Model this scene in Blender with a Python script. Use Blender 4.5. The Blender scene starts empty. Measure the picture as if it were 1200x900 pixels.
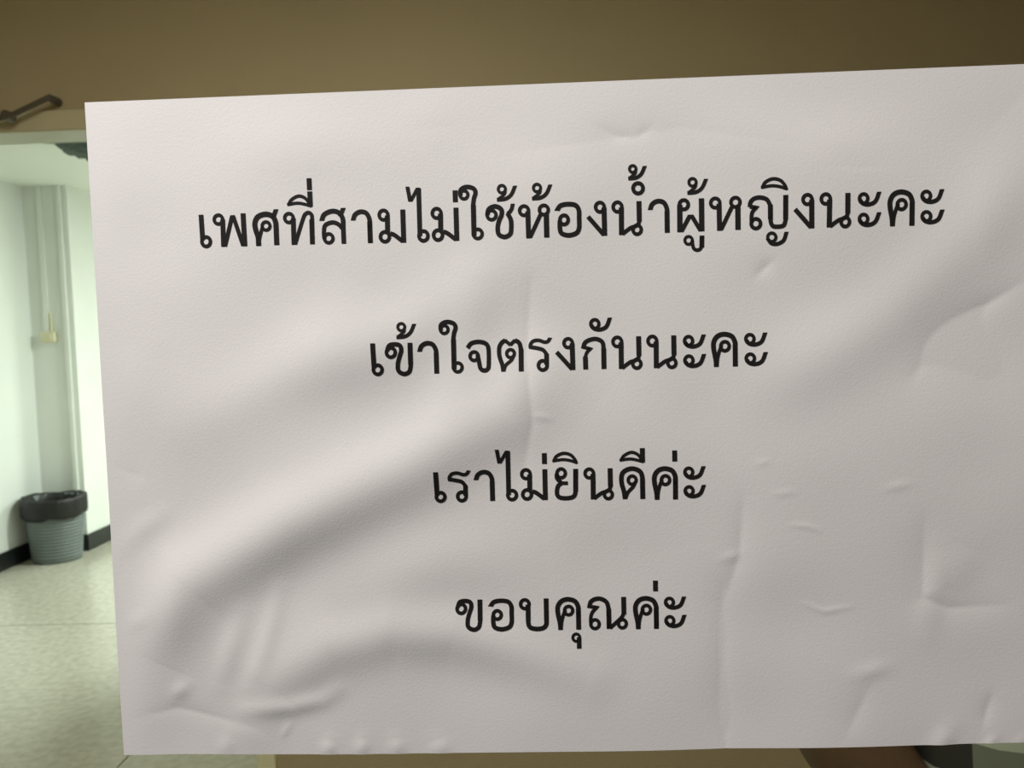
import bpy, bmesh, math, random
import numpy as np
from mathutils import Vector, Matrix

random.seed(7)
sc = bpy.context.scene
COL = sc.collection

# ------------------------------------------------------------------ camera
H = 1.38
CAM = np.array([0.0, -0.2681, H])
YAW, PITCH, ROLL = -0.03444623, -0.06112515, -0.03101941
FPX = 1000.0


def basis(yaw, pitch, roll):
    cy, sy, cp, sp = math.cos(yaw), math.sin(yaw), math.cos(pitch), math.sin(pitch)
    f = np.array([sy * cp, cy * cp, sp])
    r = np.array([cy, -sy, 0.0])
    u = np.cross(r, f)
    return r * math.cos(roll) + u * math.sin(roll), -r * math.sin(roll) + u * math.cos(roll), f


CR, CU, CF = basis(YAW, PITCH, ROLL)
cam_d = bpy.data.cameras.new('camera')
cam = bpy.data.objects.new('camera', cam_d)
COL.objects.link(cam)
M = Matrix.Identity(4)
for i in range(3):
    M[i][0], M[i][1], M[i][2], M[i][3] = CR[i], CU[i], -CF[i], CAM[i]
cam.matrix_world = M
cam_d.sensor_width = 36.0
cam_d.lens = 30.0
cam_d.clip_start = 0.01
cam_d.dof.use_dof = True
cam_d.dof.focus_distance = 0.268
cam_d.dof.aperture_fstop = 34.0
sc.camera = cam

# ------------------------------------------------------------------ world, lights, exposure
w = bpy.data.worlds.new('world')
sc.world = w
w.use_nodes = True
bg = w.node_tree.nodes['Background']
bg.inputs[0].default_value = (0.80, 0.84, 0.80, 1)
bg.inputs[1].default_value = 0.05

sc.view_settings.view_transform = 'Standard'
sc.view_settings.look = 'None'
sc.view_settings.gamma = 1.0
sc.view_settings.exposure = 0.0


def area(name, loc, target, sx, sy, power, color):
    l = bpy.data.lights.new(name, 'AREA')
    l.shape = 'RECTANGLE'
    l.size, l.size_y, l.energy, l.color = sx, sy, power, color
    o = bpy.data.objects.new(name, l)
    o.location = loc
    o.rotation_euler = (Vector(target) - Vector(loc)).to_track_quat('-Z', 'Y').to_euler()
    COL.objects.link(o)
    return o


# lamp of the wash room in front of the pane: high and to one side, grazing the sheet
area('ceiling_lamp_light', (-0.40, -0.42, 2.00), (0.0, 0.0, 1.36), 0.26, 0.10, 8.6, (1.0, 0.955, 0.925))
area('room_fill_light', (0.35, -1.3, 2.2), (0.0, 0.0, 1.36), 0.9, 0.9, 2.7, (1.0, 0.88, 0.76))
# dim lamp of the room behind the pane
area('back_room_light', (-0.55, 0.5, 2.50), (-0.55, 0.5, 0.0), 0.9, 0.3, 29.0, (1.0, 0.93, 0.76))
# fluorescent lamp far down the corridor
area('corridor_light_far', (0.0, 7.4, 2.38), (0.0, 7.4, 0.0), 0.15, 1.2, 155.0, (0.95, 1.0, 0.96))
area('corridor_fill_near', (-0.85, 4.75, 2.38), (-0.85, 4.75, 0.0), 0.5, 0.3, 76.0, (0.95, 1.0, 0.96))  # added fill light, brightens the pilaster front and the bin


# ------------------------------------------------------------------ materials
def mat(name, col, rough=0.6, noise=None, bump=None, metal=0.0, spec=0.5, coat=0.0):
    """noise = (scale, dark colour, low, high); bump = (scale, strength, distance)"""
    m = bpy.data.materials.new(name)
    m.use_nodes = True
    nt = m.node_tree
    b = nt.nodes['Principled BSDF']
    b.inputs['Base Color'].default_value = (*col, 1)
    b.inputs['Roughness'].default_value = rough
    b.inputs['Metallic'].default_value = metal
    b.inputs['Specular IOR Level'].default_value = spec
    b.inputs['Coat Weight'].default_value = coat
    tc = nt.nodes.new('ShaderNodeTexCoord')
    if noise:
        n = nt.nodes.new('ShaderNodeTexNoise')
        n.inputs['Scale'].default_value = noise[0]
        n.inputs['Detail'].default_value = 6
        r = nt.nodes.new('ShaderNodeValToRGB')
        r.color_ramp.elements[0].position = noise[2]
        r.color_ramp.elements[1].position = noise[3]
        r.color_ramp.elements[0].color = (*noise[1], 1)
        r.color_ramp.elements[1].color = (*col, 1)
        nt.links.new(tc.outputs['Object'], n.inputs['Vector'])
        nt.links.new(n.outputs['Fac'], r.inputs['Fac'])
        nt.links.new(r.outputs['Color'], b.inputs['Base Color'])
    if bump:
        n2 = nt.nodes.new('ShaderNodeTexNoise')
        n2.inputs['Scale'].default_value = bump[0]
        n2.inputs['Detail'].default_value = 3
        bp = nt.nodes.new('ShaderNodeBump')
        bp.inputs['Strength'].default_value = bump[1]
        bp.inputs['Distance'].default_value = bump[2]
        nt.links.new(tc.outputs['Object'], n2.inputs['Vector'])
        nt.links.new(n2.outputs['Fac'], bp.inputs['Height'])
        nt.links.new(bp.outputs['Normal'], b.inputs['Normal'])
    return m


MT = {}
MT['paper'] = mat('paper', (0.80, 0.785, 0.775), 0.62, noise=(9, (0.785, 0.765, 0.755), 0.35, 0.65), bump=(1300, 0.13, 0.0004), spec=0.3)
MT['ink'] = mat('ink', (0.012, 0.011, 0.010), 0.55, spec=0.25)
MT['wall_paint'] = mat('wall_paint', (0.84, 0.87, 0.85), 0.5, noise=(3, (0.81, 0.84, 0.82), 0.3, 0.7), bump=(60, 0.1, 0.002))
MT['pilaster_paint'] = mat('pilaster_paint', (0.84, 0.87, 0.84), 0.5, noise=(5, (0.79, 0.82, 0.78), 0.3, 0.7), bump=(60, 0.1, 0.002))
MT['ceiling_paint'] = mat('ceiling_paint', (0.85, 0.89, 0.84), 0.7, noise=(2, (0.82, 0.86, 0.80), 0.3, 0.7))
MT['brown_wall'] = mat('brown_wall', (0.46, 0.38, 0.27), 0.6, noise=(2.5, (0.425, 0.35, 0.245), 0.3, 0.7))
MT['frame_paint'] = mat('frame_paint', (0.60, 0.55, 0.42), 0.45, noise=(8, (0.55, 0.50, 0.38), 0.3, 0.7))
MT['jamb_paint'] = mat('jamb_paint', (0.86, 0.82, 0.66), 0.45, noise=(8, (0.80, 0.76, 0.60), 0.3, 0.7))
MT['frame_underside_lit'] = mat('frame_underside_lit', (0.72, 0.74, 0.60), 0.4)  # lighter tone stands in for light on the header underside
MT['black_skirting'] = mat('black_skirting', (0.018, 0.022, 0.022), 0.35, noise=(20, (0.012, 0.014, 0.014), 0.3, 0.7))
MT['slab'] = mat('slab', (0.60, 0.58, 0.50), 0.22, noise=(30, (0.48, 0.46, 0.38), 0.36, 0.66), bump=(150, 0.03, 0.0005))
MT['grout'] = mat('grout', (0.16, 0.16, 0.11), 0.8)
MT['back_tile'] = mat('back_tile', (0.50, 0.53, 0.42), 0.35, noise=(6, (0.42, 0.45, 0.35), 0.3, 0.7))
MT['dark_beam'] = mat('dark_beam', (0.10, 0.14, 0.12), 0.8, noise=(14, (0.035, 0.055, 0.05), 0.35, 0.6))
MT['cream_plastic'] = mat('cream_plastic', (0.78, 0.74, 0.52), 0.4)
MT['grey_plastic'] = mat('grey_plastic', (0.17, 0.20, 0.20), 0.42, noise=(15, (0.15, 0.18, 0.18), 0.3, 0.7))
MT['bag_plastic'] = mat('bag_plastic', (0.007, 0.007, 0.008), 0.5, bump=(30, 0.4, 0.01))
MT['dark_metal'] = mat('dark_metal', (0.14, 0.13, 0.115), 0.42, metal=0.5)
MT['alu'] = mat('alu', (0.45, 0.45, 0.43), 0.4, metal=0.8)
MT['skin'] = mat('skin', (0.105, 0.058, 0.032), 0.6, noise=(25, (0.09, 0.05, 0.027), 0.3, 0.7))
MT['hair'] = mat('hair', (0.012, 0.010, 0.009), 0.5)
MT['trousers'] = mat('trousers', (0.03, 0.035, 0.05), 0.8, bump=(200, 0.2, 0.001))
MT['eye_white'] = mat('eye_white', (0.7, 0.68, 0.64), 0.3)
MT['lips'] = mat('lips', (0.22, 0.08, 0.06), 0.5)
MT['speck'] = mat('speck', (0.5, 0.5, 0.45), 0.6)


def pane_material():
    m = bpy.data.materials.new('pane_glass')
    m.use_nodes = True
    nt = m.node_tree
    nt.nodes.remove(nt.nodes['Principled BSDF'])
    t = nt.nodes.new('ShaderNodeBsdfTransparent')
    t.inputs[0].default_value = (0.95, 0.975, 0.94, 1)
    nt.links.new(t.outputs[0], nt.nodes['Material Output'].inputs['Surface'])
    return m


MT['pane'] = pane_material()


def shirt_material():
    m = mat('checked_cloth', (0.05, 0.05, 0.045), 0.85)
    nt = m.node_tree
    b = nt.nodes['Principled BSDF']
    tc = nt.nodes.new('ShaderNodeTexCoord')
    sx = nt.nodes.new('ShaderNodeSeparateXYZ')
    nt.links.new(tc.outputs['Object'], sx.inputs[0])

    def lines(sock, freq, width):
        a = nt.nodes.new('ShaderNodeMath'); a.operation = 'MULTIPLY'; a.inputs[1].default_value = freq
        f = nt.nodes.new('ShaderNodeMath'); f.operation = 'FRACT'
        c = nt.nodes.new('ShaderNodeMath'); c.operation = 'LESS_THAN'; c.inputs[1].default_value = width
        nt.links.new(sock, a.inputs[0]); nt.links.new(a.outputs[0], f.inputs[0]); nt.links.new(f.outputs[0], c.inputs[0])
        return c.outputs[0]
    l1 = lines(sx.outputs['X'], 13.0, 0.50)
    l2 = lines(sx.outputs['Z'], 22.0, 0.30)
    ad = nt.nodes.new('ShaderNodeMath'); ad.operation = 'MULTIPLY_ADD'
    nt.links.new(l2, ad.inputs[0]); ad.inputs[1].default_value = 0.65
    s2 = nt.nodes.new('ShaderNodeMath'); s2.operation = 'MULTIPLY'; s2.inputs[1].default_value = 0.35
    nt.links.new(l1, s2.inputs[0]); nt.links.new(s2.outputs[0], ad.inputs[2])
    r = nt.nodes.new('ShaderNodeValToRGB')
    r.color_ramp.elements[0].color = (0.012, 0.012, 0.010, 1)
    r.color_ramp.elements[1].color = (0.30, 0.33, 0.27, 1)
    nt.links.new(ad.outputs[0], r.inputs['Fac'])
    nt.links.new(r.outputs['Color'], b.inputs['Base Color'])
    return m


MT['shirt'] = shirt_material()


# ------------------------------------------------------------------ helpers
def link(name, me, m, parent=None, smooth=False):
    o = bpy.data.objects.new(name, me)
    COL.objects.link(o)
    if m is not None and not me.materials:
        me.materials.append(m)
    if parent is not None:
        o.parent = parent
    if smooth:
        for p in me.polygons:
            p.use_smooth = True
    return o


def from_bm(name, bm, m, parent=None, smooth=False):
    me = bpy.data.meshes.new(name)
    bmesh.ops.recalc_face_normals(bm, faces=bm.faces)
    bm.to_mesh(me)
    bm.free()
    return link(name, me, m, parent, smooth)


def add_box(bm, a, b, bev=0.0):
    c = [(a[i] + b[i]) / 2 for i in range(3)]
    s = [abs(b[i] - a[i]) for i in range(3)]
    r = bmesh.ops.create_cube(bm, size=1.0)
    for v in r['verts']:
        v.co = Vector((v.co.x * s[0] + c[0], v.co.y * s[1] + c[1], v.co.z * s[2] + c[2]))
    if bev > 0:
        ed = list({e for v in r['verts'] for e in v.link_edges})
        bmesh.ops.bevel(bm, geom=ed, offset=bev, segments=2, affect='EDGES', profile=0.5)


def box(name, a, b, m, parent=None, bev=0.0):
    bm = bmesh.new()
    add_box(bm, a, b, bev)
    return from_bm(name, bm, m, parent)


def struct(o):
    o['kind'] = 'structure'
    return o


def tag(o, label, cat, group=None):
    o['label'] = label
    o['category'] = cat
    if group:
        o['group'] = group
    return o


def lathe(bm, prof, seg, wob=None):
    """prof: [(r, z)]; wob(i_ring, angle) -> (dr, dz)"""
    rings = []
    for k, (r, z) in enumerate(prof):
        ring = []
        for i in range(seg):
            a = 2 * math.pi * i / seg
            dr, dz = wob(k, a) if wob else (0, 0)
            ring.append(bm.verts.new(((r + dr) * math.cos(a), (r + dr) * math.sin(a), z + dz)))
        rings.append(ring)
    for k in range(len(rings) - 1):
        for i in range(seg):
            j = (i + 1) % seg
            bm.faces.new((rings[k][i], rings[k][j], rings[k + 1][j], rings[k + 1][i]))
    return rings


# ------------------------------------------------------------------ setting: wall with the pane
PANE_L, PANE_R, PANE_B, PANE_T = -0.40, 0.52, 1.02, 1.58
wf = bmesh.new()
for a, b in (((-3.0, 0.0, 0.0), (PANE_L, 0.08, 2.6)), ((PANE_R, 0.0, 0.0), (2.6, 0.08, 2.6)),
             ((PANE_L, 0.0, 0.0), (PANE_R, 0.08, PANE_B)), ((PANE_L, 0.0, PANE_T), (PANE_R, 0.08, 2.6))):
    add_box(wf, a, b)
struct(from_bm('wall_pane_side', wf, MT['brown_wall']))
win = bpy.data.objects.new('window_1', None)
COL.objects.link(win)
win['kind'] = 'structure'
win.location = (0, 0, 0)
T = 0.035
box('window_frame', (PANE_L, -0.01, PANE_B), (PANE_R, 0.09, PANE_B + T), MT['alu'], win, 0.002)
box('window_frame', (PANE_L, -0.01, PANE_T - T), (PANE_R, 0.09, PANE_T), MT['alu'], win, 0.002)
box('window_frame', (PANE_L, -0.01, PANE_B + T), (PANE_L + T, 0.09, PANE_T - T), MT['alu'], win, 0.002)
box('window_frame', (PANE_R - T, -0.01, PANE_B + T), (PANE_R, 0.09, PANE_T - T), MT['alu'], win, 0.002)
pane = box('pane', (PANE_L + T, 0.0015, PANE_B + T), (PANE_R - T, 0.0055, PANE_T - T), MT['pane'], win)

# ------------------------------------------------------------------ setting: room behind the pane
YD = 2.2          # face of the doorway wall
DX0, DX1, DZ = -1.90, -0.883, 1.998
bm = bmesh.new()
add_box(bm, (DX1 + 0.054, YD, 0), (2.6, YD + 0.12, 2.6))
add_box(bm, (-3.5, YD, 0), (DX0 - 0.054, YD + 0.12, 2.6))
add_box(bm, (DX0 - 0.054, YD, DZ + 0.059), (DX1 + 0.054, YD + 0.12, 2.6))
struct(from_bm('wall_doorway', bm, MT['brown_wall']))
door = bpy.data.objects.new('door_1', None)
COL.objects.link(door)
door['kind'] = 'structure'
box('door_jamb', (DX1, YD - 0.012, 0), (DX1 + 0.054, YD + 0.13, DZ + 0.059), MT['jamb_paint'], door, 0.002)
box('door_jamb', (DX0 - 0.054, YD - 0.012, 0), (DX0, YD + 0.13, DZ + 0.059), MT['jamb_paint'], door, 0.002)
box('door_header', (DX0, YD - 0.012, DZ + 0.003), (DX1, YD + 0.13, DZ + 0.059), MT['frame_paint'], door, 0.002)
box('header_underside_lit', (DX0, YD - 0.008, DZ), (DX1, YD + 0.13, DZ + 0.003), MT['frame_underside_lit'], door)  # thin skin under the header, its lit look put into the colour
struct(box('wall_room_left', (-2.6, 0.08, 0), (-2.5, YD, 2.6), MT['brown_wall']))
struct(box('wall_room_right', (2.5, 0.08, 0), (2.6, YD, 2.6), MT['brown_wall']))
struct(box('ceiling_room', (-2.6, 0.0, 2.6), (2.6, YD + 0.12, 2.7), MT['ceiling_paint']))
fl = struct(box('floor_room', (-2.6, 0.0, -0.03), (2.6, YD + 0.06, -0.006), MT['grout']))
tile_me = None
s = 0.30
nx, ny = 17, 7
for i in range(nx):
    for j in range(ny):
        x0 = -2.5 + i * s
        y0 = 0.10 + j * s
        if tile_me is None:
            bmx = bmesh.new()
            add_box(bmx, (0.002, 0.002, -0.006), (s - 0.002, s - 0.002, 0.0))
            o = from_bm('floor_tile', bmx, MT['back_tile'], fl)
            tile_me = o.data
        else:
            o = link('floor_tile', tile_me, None, fl)
        o.location = (x0, y0, 0)

# ------------------------------------------------------------------ setting: corridor
XL, XP, YP, CZ = -3.372, -3.078, 5.30, 2.43
struct(box('wall_corridor_left', (XL - 0.1, YD + 0.12, 0), (XL, 12.0, CZ), MT['wall_paint']))
struct(box('wall_corridor_end', (XL - 0.1, 12.0, 0), (4.1, 12.1, CZ), MT['wall_paint']))
struct(box('wall_corridor_right', (4.0, YD + 0.12, 0), (4.1, 12.0, CZ), MT['wall_paint']))
struct(box('ceiling_corridor', (XL - 0.1, YD + 0.12, CZ), (4.1, 12.1, CZ + 0.1), MT['ceiling_paint']))
# added partition, unseen behind the sheet, keeps the near corridor floor in shade
struct(box('shade_partition', (-1.30, 3.65, 0), (-0.15, 3.95, CZ), MT['wall_paint']))
pil = struct(box('wall_pilaster', (XL, YP, 0), (XP, 12.0, CZ), MT['pilaster_paint']))
box('wall_strip', (XP - 0.062, YP - 0.022, 0.11), (XP - 0.034, YP, CZ), MT['pilaster_paint'], pil, 0.003)
box('wall_strip', (XP - 0.200, YP - 0.014, 1.47), (XP - 0.165, YP, CZ), MT['pilaster_paint'], pil, 0.002)
struct(box('baseboard_left', (XL, YD + 0.12, 0), (XL + 0.012, YP, 0.11), MT['black_skirting']))
struct(box('baseboard_pilaster', (XL + 0.012, YP - 0.012, 0), (XP + 0.012, YP, 0.11), MT['black_skirting']))
struct(box('baseboard_right', (XP, YP, 0), (XP + 0.012, 12.0, 0.11), MT['black_skirting']))
# dark ragged beam on the corridor ceiling
bm = bmesh.new()
n = 200
pts = []
for i in range(n + 1):
    y = 2.4 + i * (9.0 / n)
    pts.append((-2.425 + random.uniform(-0.022, 0.022), y, CZ - 0.045 + random.uniform(-0.015, 0.010)))
for i in range(n):
    (xa, ya, za), (xb, yb, zb) = pts[i], pts[i + 1]
    q = [bm.verts.new(c) for c in ((xa, ya, CZ), (xb, yb, CZ), (xb, yb, zb), (xa, ya, za), (-1.9, ya, za), (-1.9, yb, zb), (-1.9, ya, CZ), (-1.9, yb, CZ))]
    bm.faces.new((q[0], q[1], q[2], q[3]))
    bm.faces.new((q[3], q[2], q[5], q[4]))
    bm.faces.new((q[4], q[5], q[7], q[6]))
bmesh.ops.remove_doubles(bm, verts=bm.verts, dist=0.0005)
struct(from_bm('ceiling_beam', bm, MT['dark_beam']))
# floor: large polished slabs with recessed joints
fc = struct(box('floor_corridor', (XL, YD + 0.06, -0.03), (4.0, 12.0, -0.006), MT['grout']))
SX = [XL, -3.10, -1.42, 0.26, 1.94, 4.0]
SY = [YD + 0.06, 3.81, 5.49, 7.17, 8.85, 10.53, 12.0]
for i in range(len(SX) - 1):
    for j in range(len(SY) - 1):
        o = box('floor_slab', (SX[i] + 0.003, SY[j] + 0.003, -0.006), (SX[i + 1] - 0.003, SY[j + 1] - 0.003, 0.0), MT['slab'], fc, 0.001)

# light switch with conduit on the pilaster
sw = bpy.data.objects.new('light_switch', None)
COL.objects.link(sw)
sw.location = (-3.25, YP, 1.44)
tag(sw, 'small cream surface-mounted light switch box on the grey corridor pilaster', 'switch')
box('switch_box', (-0.045, -0.035, -0.035), (0.048, 0, 0.035), MT['cream_plastic'], sw, 0.006)
box('rocker', (0.005, -0.041, -0.018), (0.030, -0.035, 0.018), MT['cream_plastic'], sw, 0.002)
box('conduit', (0.012, -0.014, 0.035), (0.024, 0, 0.16), MT['cream_plastic'], sw, 0.003)

# door closer arm on the door header
cl = bpy.data.objects.new('door_closer_arm', None)
COL.objects.link(cl)
cl.location = (-1.55, YD - 0.02, 2.05)
tag(cl, 'dark metal door closer arm angled across the doorway header', 'door closer')


def bar_bm(p, q, wd, th):
    bm = bmesh.new()
    d = Vector(q) - Vector(p)
    add_box(bm, (0, -th / 2, -wd / 2), (d.length, th / 2, wd / 2), min(wd, th) * 0.3)
    a = math.atan2(d.z, d.x)
    bmesh.ops.transform(bm, matrix=Matrix.Translation(Vector(p)) @ Matrix.Rotation(-a, 4, 'Y'), verts=bm.verts)
    return bm


from_bm('arm_bar', bar_bm((0.07, -0.035, -0.015), (0.185, -0.035, 0.032), 0.015, 0.010), MT['dark_metal'], cl)
from_bm('arm_bar', bar_bm((-0.16, -0.030, -0.055), (0.075, -0.030, -0.012), 0.016, 0.010), MT['dark_metal'], cl)
bm = bmesh.new()
bmesh.ops.create_cone(bm, cap_ends=True, segments=20, radius1=0.015, radius2=0.014, depth=0.030)
bmesh.ops.transform(bm, matrix=Matrix.Translation((0.062, -0.035, -0.016)) @ Matrix.Rotation(math.pi / 2, 4, 'X'), verts=bm.verts)
from_bm('arm_joint', bm, MT['dark_metal'], cl)
bm = bmesh.new()
bmesh.ops.create_cone(bm, cap_ends=True, segments=20, radius1=0.012, radius2=0.010, depth=0.045)
bmesh.ops.transform(bm, matrix=Matrix.Translation((0.182, -0.010, 0.031)) @ Matrix.Rotation(math.pi / 2, 4, 'X'), verts=bm.verts)
from_bm('arm_pin', bm, MT['dark_metal'], cl)

# ------------------------------------------------------------------ waste basket and its liner
BX, BY, BH = -3.166, 5.088, 0.410
bin_ = bpy.data.objects.new('waste_basket', None)
COL.objects.link(bin_)
bin_.location = (BX, BY, 0.0)
bin_.scale = (0.90, 0.90, 1.0)
tag(bin_, 'grey ribbed plastic waste basket lined with a black bag, in front of the pilaster', 'bin')
prof = [(0.0, 0.004), (0.150, 0.004), (0.158, 0.0), (0.160, 0.022)]
rows = 17
for k in range(rows):
    z0 = 0.026 + k * (BH - 0.05) / rows
    dz = (BH - 0.05) / rows
    rr = lambda z: 0.156 + 0.038 * (z / BH)
    prof += [(rr(z0), z0), (rr(z0 + dz * .2) + 0.006, z0 + dz * .22), (rr(z0 + dz * .5) + 0.0075, z0 + dz * .5), (rr(z0 + dz * .8) + 0.006, z0 + dz * .78)]
prof += [(0.194, BH - 0.022), (0.202, BH - 0.020), (0.204, BH - 0.004), (0.198, BH), (0.190, BH - 0.006), (0.152, 0.012), (0.0, 0.012)]
bm = bmesh.new()
lathe(bm, prof, 64, lambda k, a: ((0.0016 * math.sin(a * 32 + (k // 4 % 2) * math.pi)) if 4 <= k < 4 + rows * 4 else 0, 0))
bmesh.ops.remove_doubles(bm, verts=bm.verts, dist=0.00005)
from_bm('basket_body', bm, MT['grey_plastic'], bin_, True)

bm = bmesh.new()
lp = [(0.208, -0.112), (0.211, -0.095), (0.213, -0.060), (0.215, -0.020), (0.211, 0.002), (0.203, 0.008), (0.190, 0.000), (0.180, -0.040), (0.165, -0.12), (0.150, -0.22), (0.12, -0.32), (0.06, -0.35), (0.0, -0.345)]


def bag(k, a):
    f = 0.5 * math.sin(a * 5 + 1) + 0.3 * math.sin(a * 11 + 2.2) + 0.2 * math.sin(a * 19)
    if k <= 3:
        return 0.005 * abs(math.sin(a * 9 + k * .5)) * (4 - k) / 3, (0.010 * f + 0.012 * math.sin(a)) * (1 - k / 4.0)
    if k in (4, 5):
        return 0.003 * math.sin(a * 13), 0.005 * f + 0.006 * math.sin(a * 2 + 1.0)
    return (0.008 * f if k < 11 else 0), 0


lathe(bm, [(r, z + BH) for r, z in lp], 96, bag)
bmesh.ops.remove_doubles(bm, verts=bm.verts, dist=0.00005)
liner = from_bm('bin_liner', bm, MT['bag_plastic'], bin_, True)
liner.location = (0, 0, 0)
liner['label'] = 'black plastic bag folded over the rim'
sm = liner.modifiers.new('solid', 'SOLIDIFY')
sm.thickness = 0.0006

# ------------------------------------------------------------------ the sheet of paper
PW, PH = 0.297, 0.210
TLX, TLZ = -0.14008, H + 0.075636
SH = 0.00012


def px_ray(x, y):
    return CF + CR * (x - 600) / FPX - CU * (y - 450) / FPX


def px_uv0(x, y, h=0.0):
    d = px_ray(x, y)
    P = CAM + d * ((-h - CAM[1]) / d[1])
    return P[0] - TLX, TLZ - P[2]


MMPX = 0.268e-3


def poly_px(pts):
    return [px_uv0(*p) for p in pts]


# creases: (kind, pixel polyline on the sheet, width px, height mm)
# 'r' soft ridge (gaussian), 's' one-sided step that fades away over the second width
CREASE = [
    ('r', [(140, 870), (162, 760), (225, 680), (340, 612), (470, 552), (590, 485), (640, 430)], 46, 3.7),
    ('r', [(300, 770), (400, 700), (520, 660), (640, 650)], 44, 1.1),
    ('r', [(220, 500), (330, 450), (480, 390), (590, 310)], 42, 1.3),
    ('r', [(296, 850), (322, 800), (390, 757), (460, 738), (530, 742), (610, 764), (690, 790)], 33, 1.9),
    ('r', [(285, 720), (260, 800)], 14, 0.35),
    ('r', [(330, 690), (312, 760), (296, 800)], 12, 0.30),
    ('r', [(398, 806), (380, 818), (345, 826), (290, 830)], 11, 0.42),
    ('v', [(622, 330), (617, 420), (624, 495), (612, 560)], 13, 0.34),
    ('r', [(625, 486), (645, 490)], 4, 0.10),
    ('r', [(560, 330), (545, 420), (520, 500)], 28, 0.55),
    ('r', [(1200, 215), (1130, 285), (1040, 370), (960, 420), (880, 470)], 44, 1.35),
    ('v', [(1215, 320), (1150, 360), (1100, 400), (1070, 440)], 16, 0.45),
    ('v', [(1082, 610), (1080, 700), (1110, 712), (1180, 708)], 16, 0.35),
    ('r', [(1130, 640), (1110, 690)], 22, 0.35),
    ('v', [(846, 690), (846, 780), (850, 885)], 16, 0.42),
    ('v', [(870, 585), (866, 650), (850, 700)], 18, 0.40),
    ('r', [(845, 655), (868, 648)], 6, 0.12),
    ('r', [(925, 614), (945, 616), (960, 621)], 3.2, 0.10),
    ('r', [(940, 706), (965, 716), (998, 710)], 3.0, 0.11),
    ('r', [(905, 578), (930, 576)], 4, 0.08),
    ('r', [(885, 543), (900, 540)], 4, 0.08),
    ('r', [(1035, 572), (1065, 566)], 5, 0.10),
    ('v', [(700, 148), (722, 160), (745, 162)], 9, 0.22),
    ('v', [(745, 162), (765, 148)], 6, 0.14),
    ('v', [(885, 325), (905, 305)], 9, 0.25),
    ('r', [(500, 90), (505, 150)], 30, 0.35),
    ('r', [(130, 655), (165, 620), (190, 603)], 14, 0.40),
    ('v', [(132, 545), (170, 560)], 16, 0.30),
    ('r', [(150, 735), (175, 718)], 10, 0.28),
    ('r', [(205, 815), (222, 800)], 9, 0.25),
    ('v', [(150, 842), (210, 828), (300, 850)], 12, 0.25),
    ('r', [(332, 862), (342, 845)], 4, 0.12),
    ('r', [(384, 884), (388, 866)], 9, 0.28),
    ('r', [(424, 884), (426, 864)], 9, 0.30),
    ('r', [(468, 884), (464, 864)], 10, 0.28),
    ('r', [(520, 884), (512, 866)], 12, 0.24),
    ('r', [(262, 884), (270, 862)], 10, 0.18),
    ('r', [(1092, 884), (1112, 852)], 12, 0.34),
    ('v', [(1150, 850), (1162, 812)], 10, 0.32),
    ('r', [(1152, 875), (1166, 862)], 6, 0.22),
    ('r', [(1188, 872), (1204, 860)], 6, 0.20),
    ('v', [(1020, 800), (990, 860)], 20, 0.30),
    ('r', [(1000, 790), (1040, 780)], 10, 0.20),
    ('r', [(1085, 740), (1100, 640)], 16, 0.25),
    ('r', [(420, 330), (380, 400), (300, 440)], 40, 0.45),
    ('r', [(700, 470), (780, 540), (800, 640)], 50, 0.45),
    ('v', [(930, 170), (800, 150), (600, 180)], 40, 0.35),
    ('r', [(1010, 250), (960, 200), (1000, 160)], 45, 0.35),
    ('r', [(120, 300), (170, 400), (150, 480)], 30, 0.30),
]
_SEG = []
for kind, pl, wd, hh in CREASE:
    _SEG.append((kind, np.array(poly_px(pl)), wd * MMPX, hh * 1e-3 * (1.5 if wd < 22 else 1.0)))
_rng = np.random.RandomState(3)
_WAVES = []
for _ in range(14):
    a = _rng.uniform(0, math.pi)
    lam = _rng.uniform(0.03, 0.11)
    _WAVES.append((math.cos(a) / lam, math.sin(a) / lam, _rng.uniform(0, 6.28), lam * 0.0016))


def relief(u, v):
    u = np.asarray(u, dtype=float)
    v = np.asarray(v, dtype=float)
    h = np.zeros_like(u)
    for kind, pl, wd, hh in _SEG:
        best = np.full(u.shape, 1e9)
        L = sum(np.hypot(*(pl[i + 1] - pl[i])) for i in range(len(pl) - 1))
        acc = 0.0
        fade = np.ones_like(u)
        for i in range(len(pl) - 1):
            a, b = pl[i], pl[i + 1]
            d = b - a
            l = np.hypot(*d)
            t = np.clip(((u - a[0]) * d[0] + (v - a[1]) * d[1]) / (l * l), 0, 1)
            dist = np.hypot(u - a[0] - t * d[0], v - a[1] - t * d[1])
            s = (acc + t * l) / L
            upd = dist < best
            fade = np.where(upd, 0.35 + 0.65 * np.sin(np.pi * np.clip(s, 0, 1)), fade)
            best = np.minimum(best, dist)
            acc += l
        if kind == 'r':
            h += hh * fade * np.exp(-(best / wd) ** 2)
        else:                                   # crisp valley
            h -= hh * fade * np.exp(-best / wd * 1.1)
    for kx, ky, ph, am in _WAVES:
        h += am * np.sin(2 * math.pi * (kx * u + ky * v) + ph)
    # the sheet is held down along its edges
    e = np.clip((np.minimum(np.minimum(u, PW - u), v) + 0.003) / 0.026, 0.0, 1)
    h = h * (0.08 + 0.92 * e * e * (3 - 2 * e))
    return np.maximum(h + 0.0009, 0.0002)


def px_uv(x, y):
    h = 0.001
    for _ in range(4):
        u, v = px_uv0(x, y, h)
        h = float(relief(u, v))
    return np.array([u, v])


notice = bpy.data.objects.new('paper_notice', None)
COL.objects.link(notice)
notice.location = (TLX, 0.0, TLZ)
tag(notice, 'creased white sheet of paper with four lines of black Thai print, stuck on the pane', 'notice')
NU, NV = 420, 300
uu, vv = np.meshgrid(np.linspace(0, PW, NU), np.linspace(0, PH, NV))
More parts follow.
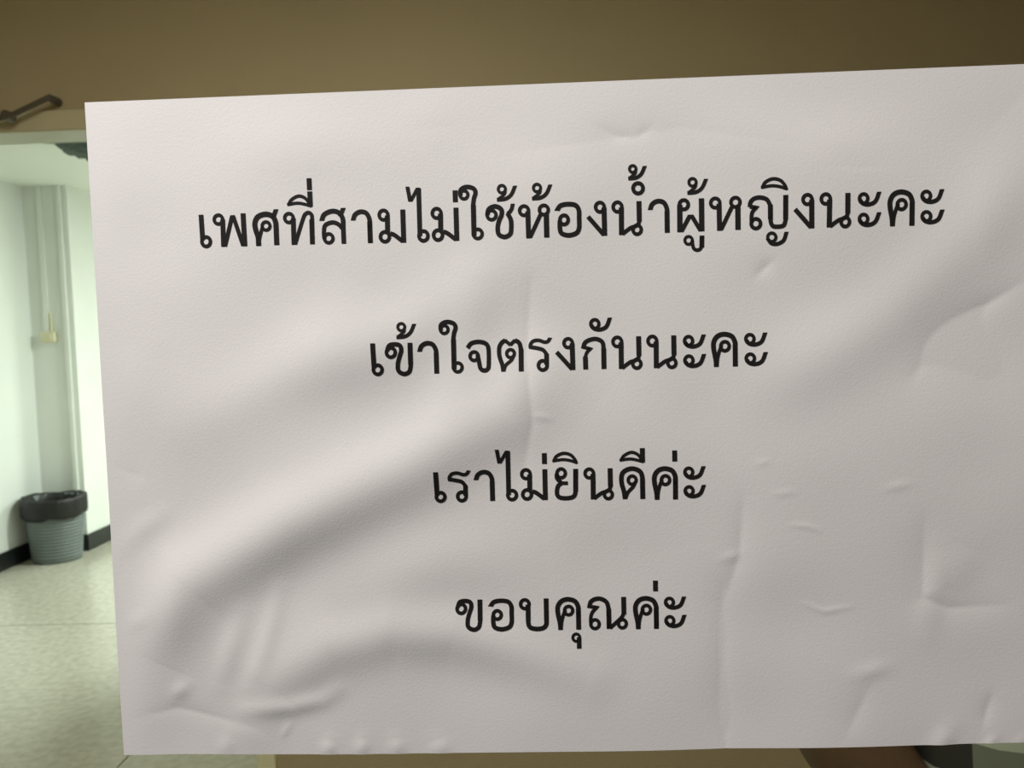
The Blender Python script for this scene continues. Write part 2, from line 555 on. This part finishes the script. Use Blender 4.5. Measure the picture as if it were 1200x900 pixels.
# slightly bowed lower edge
bow = 0.0010 * np.sin(np.pi * uu / PW) * (vv / PH) ** 4
vq = vv + bow
hh = relief(uu, vq)
co = np.stack([uu, -hh, -vq], axis=-1).reshape(-1, 3)
idx = np.arange(NU * NV).reshape(NV, NU)
f = np.stack([idx[:-1, :-1], idx[1:, :-1], idx[1:, 1:], idx[:-1, 1:]], axis=-1).reshape(-1, 4)
me = bpy.data.meshes.new('sheet')
me.from_pydata(co.tolist(), [], f.tolist())
sheet = link('sheet', me, MT['paper'], notice, True)
so = sheet.modifiers.new('solid', 'SOLIDIFY')
so.thickness = 0.00011
so.offset = -1
es = sheet.modifiers.new('split', 'EDGE_SPLIT')
es.split_angle = math.radians(60)

# ------------------------------------------------------------------ the print: every letter a set of pen strokes
S5, S6 = 5.0, 1200 / 180.0
CROP = {'A': (220, 180, S5), 'B': (440, 180, S5), 'C': (660, 180, S5), 'D': (880, 180, S5), 'E': (420, 360, S5), 'F': (660, 360, 4.8),
        'H': (500, 520, S6), 'I': (660, 520, S6), 'J': (520, 670, S6), 'K': (660, 670, S6), 'L': (540, 370, S6)}
# glyph: (crop, anchor, [strokes]);  stroke = (width, 'x,y x,y! ...') ('!' = corner) or ('o', cx, cy, r, width)
G = {
    'sara_e': ('H', (110, 413), [(38, '73,217 82,400'), ('o', 109, 414, 33, 28)]),
    'phophan': ('A', (180, 386), [('o', 180, 386, 25, 20), (28, '205,385 210,545'), (24, '218,545 262,361'), (24, '265,361 326,542'), (29, '325,350 335,542')]),
    'sosala': ('A', (459, 425), [('o', 459, 424, 23, 19), (30, '415,540 412,490 398,445 394,405 412,370 455,355 495,366 514,398 518,440! 521,535'),
                                  (20, '438,430 428,465 420,500 417,540'), (25, '500,378 518,326')]),
    'thothahan': ('A', (593, 377), [('o', 593, 377, 25, 20), (28, '618,378 622,533'), (22, '628,533! 676,380 692,352 710,346 726,360 729,390! 731,530'), (28, '726,385 730,530')]),
    'sara_ii': ('I', (617, 90), [(24, '450,130 475,92 530,66 580,82 612,122'), (23, '441,128 530,118 630,140'), (38, '617,33 619,145')]),
    'mai_ek': ('H', (919, 115), [(38, '918,72 920,157')]),
    'sosua': ('A', (828, 497), [('o', 826, 496, 25, 20), (27, '785,393 800,357 845,337 885,346 908,380 911,430! 915,527'),
                                 (24, '801,500 798,460 806,420 845,403 880,412 906,438'), (25, '893,365 912,318')]),
    'sara_aa': ('H', (515, 445), [(35, '385,280 400,240 440,218 485,228 509,270 511,310! 515,445'), (38, '511,290 515,445')]),
    'moma': ('H', (785, 395), [('o', 775, 237, 33, 27), (38, '804,240 805,370'), ('o', 784, 395, 34, 28), (38, '922,198 927,438'), (33, '825,370 860,385 918,428')]),
    'mai_malai': ('H', (667, 400), [(30, '548,42 568,150'), (26, '570,150 628,50'), (36, '633,54 640,400'), ('o', 667, 400, 34, 28)]),
    'mai_muan': ('B', (600, 470), [('o', 518, 241, 23, 19), (25, '497,246 498,215 520,198 550,196 578,208 586,232 577,262 572,300! 577,480'), (29, '573,300 577,480'), ('o', 599, 470, 26, 20)]),
    'chochang': ('B', (680, 362), [('o', 680, 360, 26, 20), (26, '655,360 664,325 700,309 735,325 739,358 724,393 716,432 722,472 756,488 788,472 795,440 793,390 776,354'),
                                    (22, '773,356 796,328 804,294')]),
    'mai_tho': ('B', (740, 207), [('o', 740, 208, 21, 17), (17, '760,212 754,238 718,268'), (21, '711,270 760,265 795,240 818,188')]),
    'hohip': ('B', (872, 335), [('o', 870, 334, 26, 20), (28, '892,338 897,495'), (23, '904,493 968,353'), ('o', 986, 330, 26, 20), (30, '1000,350 1003,490')]),
    'oang': ('J', (420, 335), [(35, '365,270 390,237 440,226 500,233 527,268 530,330 530,395 510,430 455,445 403,432 388,400 387,340'), ('o', 418, 336, 31, 28)]),
    'ngongu': ('L', (840, 215), [('o', 838, 213, 33, 27), (38, '869,215 875,422'), (34, '748,283 868,415')]),
    'nonu': ('I', (205, 232), [('o', 203, 231, 33, 27), (38, '232,235 234,433'), (38, '365,190 368,335'), (30, '371,318 362,352 335,372 300,384 240,427'), ('o', 352, 396, 31, 27)]),
    'nikhahit': ('C', (438, 203), [('o', 438, 203, 29, 22)]),
    'phophueng': ('C', (708, 298), [(30, '682,300 683,460'), ('o', 706, 299, 26, 21), (24, '690,460 744,358'), (24, '748,358 806,455'), (30, '809,262 811,455')]),
    'sara_uu': ('C', (735, 508), [('o', 734, 508, 22, 17), (20, '755,508 757,530 764,555 782,565 800,560 810,545! 812,480'), (27, '811,550 812,480')]),
    'yoying': ('D', (28, 410), [('o', 28, 410, 27, 21), (24, '-8,312 -3,285 15,265 50,257 90,268 110,300! 113,385 125,422 157,428 190,420 201,390! 201,243'), (28, '201,385 201,243'),
                                (28, '112,300 113,385'), (22, '-8,310 30,316! 8,342 2,375 4,405'),
                                ('o', 121, 490, 24, 18), (22, '99,500 118,524 152,529 190,508 207,458')]),
    'sara_i': ('H', (1079, 110), [(25, '992,138 1012,98 1065,74 1120,84 1155,118 1170,152'), (23, '982,134 1060,123 1120,130 1176,148')]),
    'sara_a_half': ('K', (830, 238), [('o', 829, 238, 31, 26), (31, '803,248 825,272 870,279 917,257 944,192')]),
    'sara_a': ('K', (830, 238), [('o', 829, 238, 31, 26), (31, '803,248 825,272 870,279 917,257 944,192'),
                                  ('o', 832, 381, 31, 26), (31, '806,391 828,415 873,422 920,400 947,335')]),
    'khokhwai': ('J', (975, 302), [(37, '913,452 908,400 891,320 892,268 920,228 970,214 1025,230 1049,272 1052,310! 1053,450'), (38, '1051,290 1054,450'),
                                    ('o', 975, 302, 32, 27), (28, '948,300 930,350 920,395 916,452')]),
    'khokhai': ('J', (137, 288), [('o', 137, 288, 33, 28), (34, '108,280 125,238 165,228 205,238 215,275 200,325 188,375 193,425 235,447 273,430 284,390! 281,218'), (38, '284,380 281,218')]),
    'chochan': ('L', (105, 315), [('o', 104, 315, 32, 27), (33, '131,305 143,365 155,412 185,427 212,412 218,370 215,260 195,218 140,203 82,215 52,252')]),
    'totao': ('L', (388, 295), [(33, '333,435 325,385 302,315 300,250 318,212 348,190!'), (28, '342,190 388,228!'), (28, '384,228 424,190!'), (34, '420,190 455,212 469,260! 472,433'), (38, '470,260 472,433'),
                                 ('o', 388, 295, 30, 26), (26, '414,305 396,345 352,385 335,435')]),
    'rorua': ('H', (275, 410), [(27, '330,205 312,232 285,237 245,224 205,228 183,250 178,275'), (30, '170,272 230,282 275,295 302,325! 304,405'), (36, '303,325 304,405'), ('o', 275, 410, 33, 28)]),
    'kokai': ('L', (1118, 413), [(33, '955,252 970,210 1010,187 1060,181 1105,205 1116,255! 1118,413'), (38, '1116,255 1118,415'), (26, '945,242 1012,258! 985,285 972,320! 975,418'), (38, '972,320 975,418')]),
    'yoyak': ('H', (1048, 230), [('o', 1050, 230, 33, 27), (32, '1016,230 1018,270 1050,302'), (28, '1043,307 1103,307'), (34, '1050,307 1024,335 1018,390 1040,418 1095,424 1145,412 1162,375 1163,300! 1163,195'), (38, '1163,370 1163,195')]),
    'dodek': ('I', (538, 283), [(36, '483,432 475,375 456,305 458,240 490,205 545,193 598,215 617,260 618,300! 621,430'), (38, '618,270 621,430'), ('o', 538, 283, 31, 26), (28, '566,290 545,335 505,380 485,432')]),
    'bobaimai': ('J', (633, 252), [('o', 633, 252, 33, 28), (38, '658,255 660,380'), (36, '658,300! 660,392 675,430 720,443 775,437 800,410 802,370! 799,207'), (38, '802,380 799,207')]),
    'sara_u': ('J', (1037, 513), [('o', 1035, 513, 27, 23), (36, '1057,510 1058,598')]),
    'nonen': ('K', (248, 408), [(34, '203,278 215,235 250,213 295,212 338,238 355,290! 358,445'), (38, '355,290 358,445'), (28, '190,268 262,278! 228,315 215,355 215,400'), ('o', 248, 408, 33, 27),
                                 (38, '472,198 474,335'), (30, '472,320 455,358 365,440'), ('o', 462, 406, 31, 27)]),
}
L1, L2 = (1.015, 1.04), (1.015, 1.025)
LINES = [
    ('first printed line, the longest', L1, [
        ('sara_e', 'A', 109, 515), ('phophan', 'A', 180, 386), ('sosala', 'A', 459, 425), ('thothahan', 'A', 593, 377), ('sara_ii', 'A', 716, 267), ('mai_ek', 'A', 712, 179),
        ('sosua', 'A', 828, 497), ('sara_aa', 'A', 1070, 523), ('moma', 'B', 56, 487), ('mai_malai', 'B', 281, 482), ('moma', 'B', 367, 477), ('mai_ek', 'B', 467, 250),
        ('mai_muan', 'B', 600, 470), ('chochang', 'B', 680, 362), ('mai_tho', 'B', 740, 207), ('hohip', 'B', 872, 335), ('mai_tho', 'B', 946, 200), ('oang', 'B', 1106, 387),
        ('ngongu', 'C', 216, 315), ('nonu', 'C', 319, 313), ('nikhahit', 'C', 438, 203), ('mai_tho', 'C', 407, 89, .9), ('sara_aa', 'C', 609, 463), ('phophueng', 'C', 708, 298),
        ('mai_tho', 'C', 757, 167), ('sara_uu', 'C', 735, 508), ('hohip', 'C', 892, 290), ('yoying', 'D', 28, 410), ('sara_i', 'D', 136, 177), ('ngongu', 'D', 332, 270),
        ('nonu', 'D', 439, 266), ('sara_a', 'D', 660, 263), ('khokhwai', 'D', 882, 298), ('sara_a', 'D', 1027, 248)]),
    ('second printed line', L2, [
        ('sara_e', 'E', 114, 365), ('khokhai', 'E', 190, 265), ('mai_tho', 'E', 251, 115), ('sara_aa', 'E', 459, 388), ('mai_muan', 'E', 583, 352), ('chochan', 'L', 105, 315),
        ('totao', 'L', 388, 295), ('rorua', 'L', 640, 387), ('ngongu', 'L', 840, 215), ('kokai', 'L', 1118, 413), ('sara_a_half', 'F', 178, 94), ('nonu', 'F', 305, 195),
        ('nonu', 'F', 502, 190), ('sara_a', 'F', 705, 189), ('khokhwai', 'F', 909, 219), ('sara_a', 'F', 1050, 178)]),
    ('third printed line', (1, 1), [
        ('sara_e', 'H', 110, 413), ('rorua', 'H', 275, 410), ('sara_aa', 'H', 515, 445), ('mai_malai', 'H', 667, 400), ('moma', 'H', 785, 395), ('mai_ek', 'H', 919, 115),
        ('yoyak', 'H', 1048, 230), ('sara_i', 'H', 1079, 110), ('nonu', 'I', 205, 232), ('dodek', 'I', 538, 283), ('sara_ii', 'I', 617, 90), ('khokhwai', 'I', 798, 283),
        ('mai_ek', 'I', 870, 95), ('sara_a', 'I', 981, 222)]),
    ('fourth printed line, the shortest', (1, 1), [
        ('khokhai', 'J', 137, 288), ('oang', 'J', 420, 335), ('bobaimai', 'J', 633, 252), ('khokhwai', 'J', 975, 302), ('sara_u', 'J', 1037, 513), ('nonen', 'K', 248, 408),
        ('khokhwai', 'K', 649, 295), ('mai_ek', 'K', 720, 110), ('sara_a', 'K', 830, 238)]),
]


def crop_px(c, x, y):
    ox, oy, s = CROP[c]
    return ox + x / s, oy + y / s


def catmull(P, n=7):
    if len(P) == 2:
        return [P[0] + (P[1] - P[0]) * t for t in np.linspace(0, 1, 10)]
    out = []
    Q = [2 * P[0] - P[1]] + list(P) + [2 * P[-1] - P[-2]]
    for i in range(1, len(Q) - 2):
        for k in range(n):
            t = k / n
            a, b, c, d = Q[i - 1], Q[i], Q[i + 1], Q[i + 2]
            out.append(0.5 * (2 * b + (c - a) * t + (2 * a - 5 * b + 4 * c - d) * t * t + (3 * b - a - 3 * c + d) * t ** 3))
    out.append(P[-1])
    return out


def stroke_strip(P, wd, closed=False):
    """two rows of points either side of the polyline P"""
    n = len(P)
    l, r = [], []
    for i in range(n):
        if closed:
            d1 = P[i] - P[i - 1]
            d2 = P[(i + 1) % n] - P[i]
        else:
            d1 = P[i] - P[i - 1] if i > 0 else P[1] - P[0]
            d2 = P[i + 1] - P[i] if i < n - 1 else P[-1] - P[-2]
        d1 = d1 / (np.hypot(*d1) + 1e-12)
        d2 = d2 / (np.hypot(*d2) + 1e-12)
        t = d1 + d2
        t = t / (np.hypot(*t) + 1e-12)
        nrm = np.array([-t[1], t[0]])
        k = 1.0 / max(0.55, nrm @ np.array([-d1[1], d1[0]]))
        off = nrm * (wd / 2 * k)
        if not closed and i in (0, n - 1) and abs(t[1]) > 0.80:      # pen ends cut level
            off = np.array([-np.sign(t[1]) * wd / 2 / abs(t[1]), 0.0])
        l.append(P[i] + off)
        r.append(P[i] - off)
    return l, r


def make_line(label, scale, items):
    V, F = [], []
    for it in items:
        name, crop, ax, ay = it[:4]
        ex = it[4] if len(it) > 4 else 1.0
        tc, ta, strokes = G[name]
        native = tc == crop and abs(ta[0] - ax) < 3 and abs(ta[1] - ay) < 3
        sx, sy = (1.0, 1.0) if native or (tc in 'ABCD' and crop in 'ABCD') else scale
        if tc in 'ABCD' and crop in 'EF':
            sx = sy = 0.985
        sx *= ex
        sy *= ex
        a0 = np.array(px_uv0(*crop_px(tc, *ta), 0.001))
        a1 = px_uv(*crop_px(crop, ax, ay))

        def tr(x, y):
            q = np.array(px_uv0(*crop_px(tc, x, y), 0.001)) - a0
            return a1 + q * np.array([sx, sy])
        um = 0.2725e-3 / CROP[tc][2]
        for st in strokes:
            if st[0] == 'o':
                P = [tr(st[1] + st[3] * math.cos(k * math.pi / 14), st[2] + st[3] * 1.04 * math.sin(k * math.pi / 14)) for k in range(28)]
                l, r = stroke_strip(P, st[4] * um, True)
                closed = True
            else:
                runs, cur = [], []
                for tk in st[1].split():
                    c = tk.endswith('!')
                    x, y = tk.rstrip('!').split(',')
                    cur.append(tr(float(x), float(y)))
                    if c:
                        if len(cur) > 1:
                            runs.append(cur)
                        cur = [cur[-1]]
                if len(cur) > 1:
                    runs.append(cur)
                P = []
                for q in runs:
                    c = catmull([np.array(z) for z in q])
                    P += c if not P else c[1:]
                l, r = stroke_strip(P, st[0] * um)
                closed = False
            b = len(V)
            n = len(l)
            for i in range(n):
                V.append(l[i])
                V.append((l[i] + r[i]) / 2)
                V.append(r[i])
            for i in range(n if closed else n - 1):
                j = (i + 1) % n
                for q in (0, 1):
                    F.append((b + 3 * i + q, b + 3 * i + q + 1, b + 3 * j + q + 1, b + 3 * j + q))
    A = np.array(V)
    hz = relief(A[:, 0], A[:, 1]) + SH
    me = bpy.data.meshes.new('lettering')
    me.from_pydata(np.stack([A[:, 0], -hz, -A[:, 1]], axis=-1).tolist(), [], F)
    o = link('lettering', me, MT['ink'], notice, True)
    o['label'] = label + ' of black Thai letters'
    return o


for lab, scl, items in LINES:
    make_line(lab, scl, items)

# tiny pale specks of dirt on the pane
bm = bmesh.new()
for _ in range(16):
    if random.random() < 0.5:
        x, z = random.uniform(-0.20, -0.143), random.uniform(1.24, 1.46)
    else:
        x, z = random.uniform(-0.2, 0.2), random.uniform(1.46, 1.51)
    r = random.uniform(0.00008, 0.00018)
    q = bmesh.ops.create_icosphere(bm, subdivisions=1, radius=r)
    bmesh.ops.translate(bm, vec=(x, 0.0014, z), verts=q['verts'])
sp = from_bm('dust_speck', bm, MT['speck'], win)
sp['kind'] = 'stuff'

# ------------------------------------------------------------------ person behind the pane
person = bpy.data.objects.new('person', None)
COL.objects.link(person)
person.location = (0.53, 0.55, 0.0)
tag(person, 'person in a dark checked shirt with one bare elbow bent out, just below the sheet', 'person')


def skin_mesh(name, chains, m, parent, sub=2, root=0):
    """chains: list of lists of (x,y,z,rx,ry) or index references"""
    verts, edges, rad = [], [], []
    keys = {}
    for ch in chains:
        prev = None
        for p in ch:
            if isinstance(p, str):
                i = keys[p]
            else:
                key = p[5] if len(p) > 5 else None
                verts.append(p[:3])
                rad.append((p[3], p[4]))
                i = len(verts) - 1
                if key:
                    keys[key] = i
            if prev is not None:
                edges.append((prev, i))
            prev = i
    me = bpy.data.meshes.new(name)
    me.from_pydata(verts, edges, [])
    o = link(name, me, m, parent)
    sk = o.modifiers.new('skin', 'SKIN')
    sk.use_smooth_shade = True
    if not me.skin_vertices:
        bpy.context.view_layer.objects.active = o
    layer = me.skin_vertices[0].data
    for i, r in enumerate(rad):
        layer[i].radius = r
        layer[i].use_root = (i == root)
    ss = o.modifiers.new('sub', 'SUBSURF')
    ss.levels = ss.render_levels = sub
    return o


# local frame: x sideways, y away from the pane, z up; faces the pane (-y)
body = skin_mesh('body', [
    [(0, 0, 0.86, .13, .10, 'hip'), (0, 0, 1.00, .11, .085), (0, 0.005, 1.14, .125, .09, 'chest'), (0, 0.01, 1.24, .11, .08, 'up'), (0, 0.01, 1.32, .048, .048), (0, -0.002, 1.38, .048, .05)],
    ['hip', (-.09, 0, .80, .085, .09), (-.10, -.01, .46, .055, .055), (-.10, .01, .10, .034, .036), (-.10, -.03, .045, .034, .03), (-.11, -.13, .03, .036, .022)],
    ['hip', (.09, 0, .80, .085, .09), (.10, -.01, .46, .055, .055), (.10, .01, .10, .034, .036), (.10, -.03, .045, .034, .03), (.11, -.13, .03, .036, .022)],
    ['up', (-.15, 0.01, 1.25, .052, .052), (-.215, 0.02, 1.15, .050, .050), (-.285, 0.0, 1.055, .050, .050), (-.236, -.02, .962, .054, .052), (-.155, -.06, .885, .027, .024), (-.13, -.085, .865, .034, .018)],
    ['up', (.15, 0.01, 1.25, .052, .052), (.20, 0.02, 1.12, .044, .044), (.225, 0.0, .99, .037, .037), (.235, -.03, .88, .034, .034), (.24, -.06, .77, .024, .024), (.24, -.07, .73, .022, .034), (.24, -.075, .685, .018, .036)],
], MT['skin'], person)
# fingers
for sx_, bx, by, bz, dirv in ((-1, -.125, -.09, .862, (0.9, -.25, -.25)), (1, .24, -.078, .692, (0.02, -.15, -1))):
    d = Vector(dirv).normalized()
    side = Vector((0, .3, 1)).normalized() if sx_ < 0 else Vector((0, 1, -.1)).normalized()
    for k, ln in enumerate((.058, .068, .072, .066)):
        p0 = Vector((bx, by, bz)) + side * (0.026 - k * 0.018) if sx_ < 0 else Vector((bx, by, bz)) + side * (0.026 - k * 0.018)
        p1 = p0 + d * ln * .5
        p2 = p1 + (d + Vector((-.3 if sx_ > 0 else 0, .25, -.1))).normalized() * ln * .5
        skin_mesh('finger', [[(*p0, .009, .009), (*p1, .0085, .0085), (*p2, .007, .007)]], MT['skin'], person, 1)
    p0 = Vector((bx, by, bz)) + side * 0.03 - d * 0.04
    p1 = p0 + (d * .4 + side).normalized() * .03
    p2 = p1 + (d + side * .4).normalized() * .03
    skin_mesh('thumb', [[(*p0, .011, .011), (*p1, .010, .010), (*p2, .008, .008)]], MT['skin'], person, 1)
shirt = skin_mesh('shirt', [
    [(0, 0, 0.84, .205, .120), (0, 0, 0.95, .212, .118), (0, 0, 1.05, .205, .112), (0, 0.005, 1.15, .145, .108), (0, 0.01, 1.25, .125, .092, 'up'), (0, 0.01, 1.305, .066, .062)],
    ['up', (-.155, 0.01, 1.255, .066, .066), (-.20, 0.02, 1.165, .064, .062), (-.222, .016, 1.12, .062, .060)],
    ['up', (.155, 0.01, 1.255, .066, .066), (.197, 0.02, 1.155, .064, .062), (.210, .016, 1.10, .062, .060)],
], MT['shirt'], person)
skin_mesh('trousers', [
    [(0, 0, 0.94, .125, .100), (0, 0, 0.86, .142, .112, 'hip')],
    ['hip', (-.092, 0, .78, .098, .102), (-.10, -.01, .46, .072, .072), (-.10, .01, .12, .060, .062), (-.10, .01, .075, .060, .062)],
    ['hip', (.092, 0, .78, .098, .102), (.10, -.01, .46, .072, .072), (.10, .01, .12, .060, .062), (.10, .01, .075, .060, .062)],
], MT['trousers'], person)
for k in (-1, 1):
    bm = bmesh.new()
    add_box(bm, (-.045, -.17, 0), (.045, .07, .065), 0.03)
    for v in bm.verts:
        if v.co.y < -.08:
            v.co.z *= 0.7
    o = from_bm('shoe', bm, MT['dark_metal'], person, True)
    o.location = (k * .105, 0, 0)


def blob(name, c, r, m, parent, sub=3, fn=None):
    bm = bmesh.new()
    bmesh.ops.create_icosphere(bm, subdivisions=sub, radius=1.0)
    for v in bm.verts:
        p = v.co.copy()
        if fn:
            p = fn(p)
        v.co = Vector((p.x * r[0] + c[0], p.y * r[1] + c[1], p.z * r[2] + c[2]))
    return from_bm(name, bm, m, parent, True)


def headfn(p):
    q = p.copy()
    if p.z < 0:
        q.x *= 1 + 0.28 * p.z
        q.y *= 1 + 0.12 * p.z
    if p.y < -.5:
        nose = max(0, 1 - abs(p.x) / .18) * max(0, 1 - abs(p.z + .12) / .3)
        q.y -= .22 * nose
        sock = max(0, 1 - abs(abs(p.x) - .38) / .22) * max(0, 1 - abs(p.z - .08) / .18)
        q.y += .12 * sock
    return q


HC = (0, -0.012, 1.475)
blob('head', HC, (.074, .094, .110), MT['skin'], person, 4, headfn)
for k in (-1, 1):
    blob('ear', (k * .073, 0.004, 1.47), (.009, .018, .030), MT['skin'], person, 2)
    e = blob('eye', (k * .029, -.088, 1.482), (.012, .009, .0062), MT['eye_white'], person, 2)
    blob('pupil', (k * .029, -.0965, 1.482), (.0065, .003, .0065), MT['hair'], e, 2)
    blob('eyebrow', (k * .030, -.094, 1.502), (.018, .006, .003), MT['hair'], person, 2)
blob('mouth', (0, -.100, 1.420), (.022, .008, .006), MT['lips'], person, 2)


def hairfn(p):
    q = p.copy()
    if p.y < -0.1 and p.z < 0.45:
        k = min(1.0, (0.45 - p.z) / 0.5)
        q = Vector((p.x * (1 - 0.2 * k), p.y * (1 - 0.45 * k), p.z))
    return q


blob('hair', (0, 0.008, 1.492), (.083, .098, .108), MT['hair'], person, 3, hairfn)
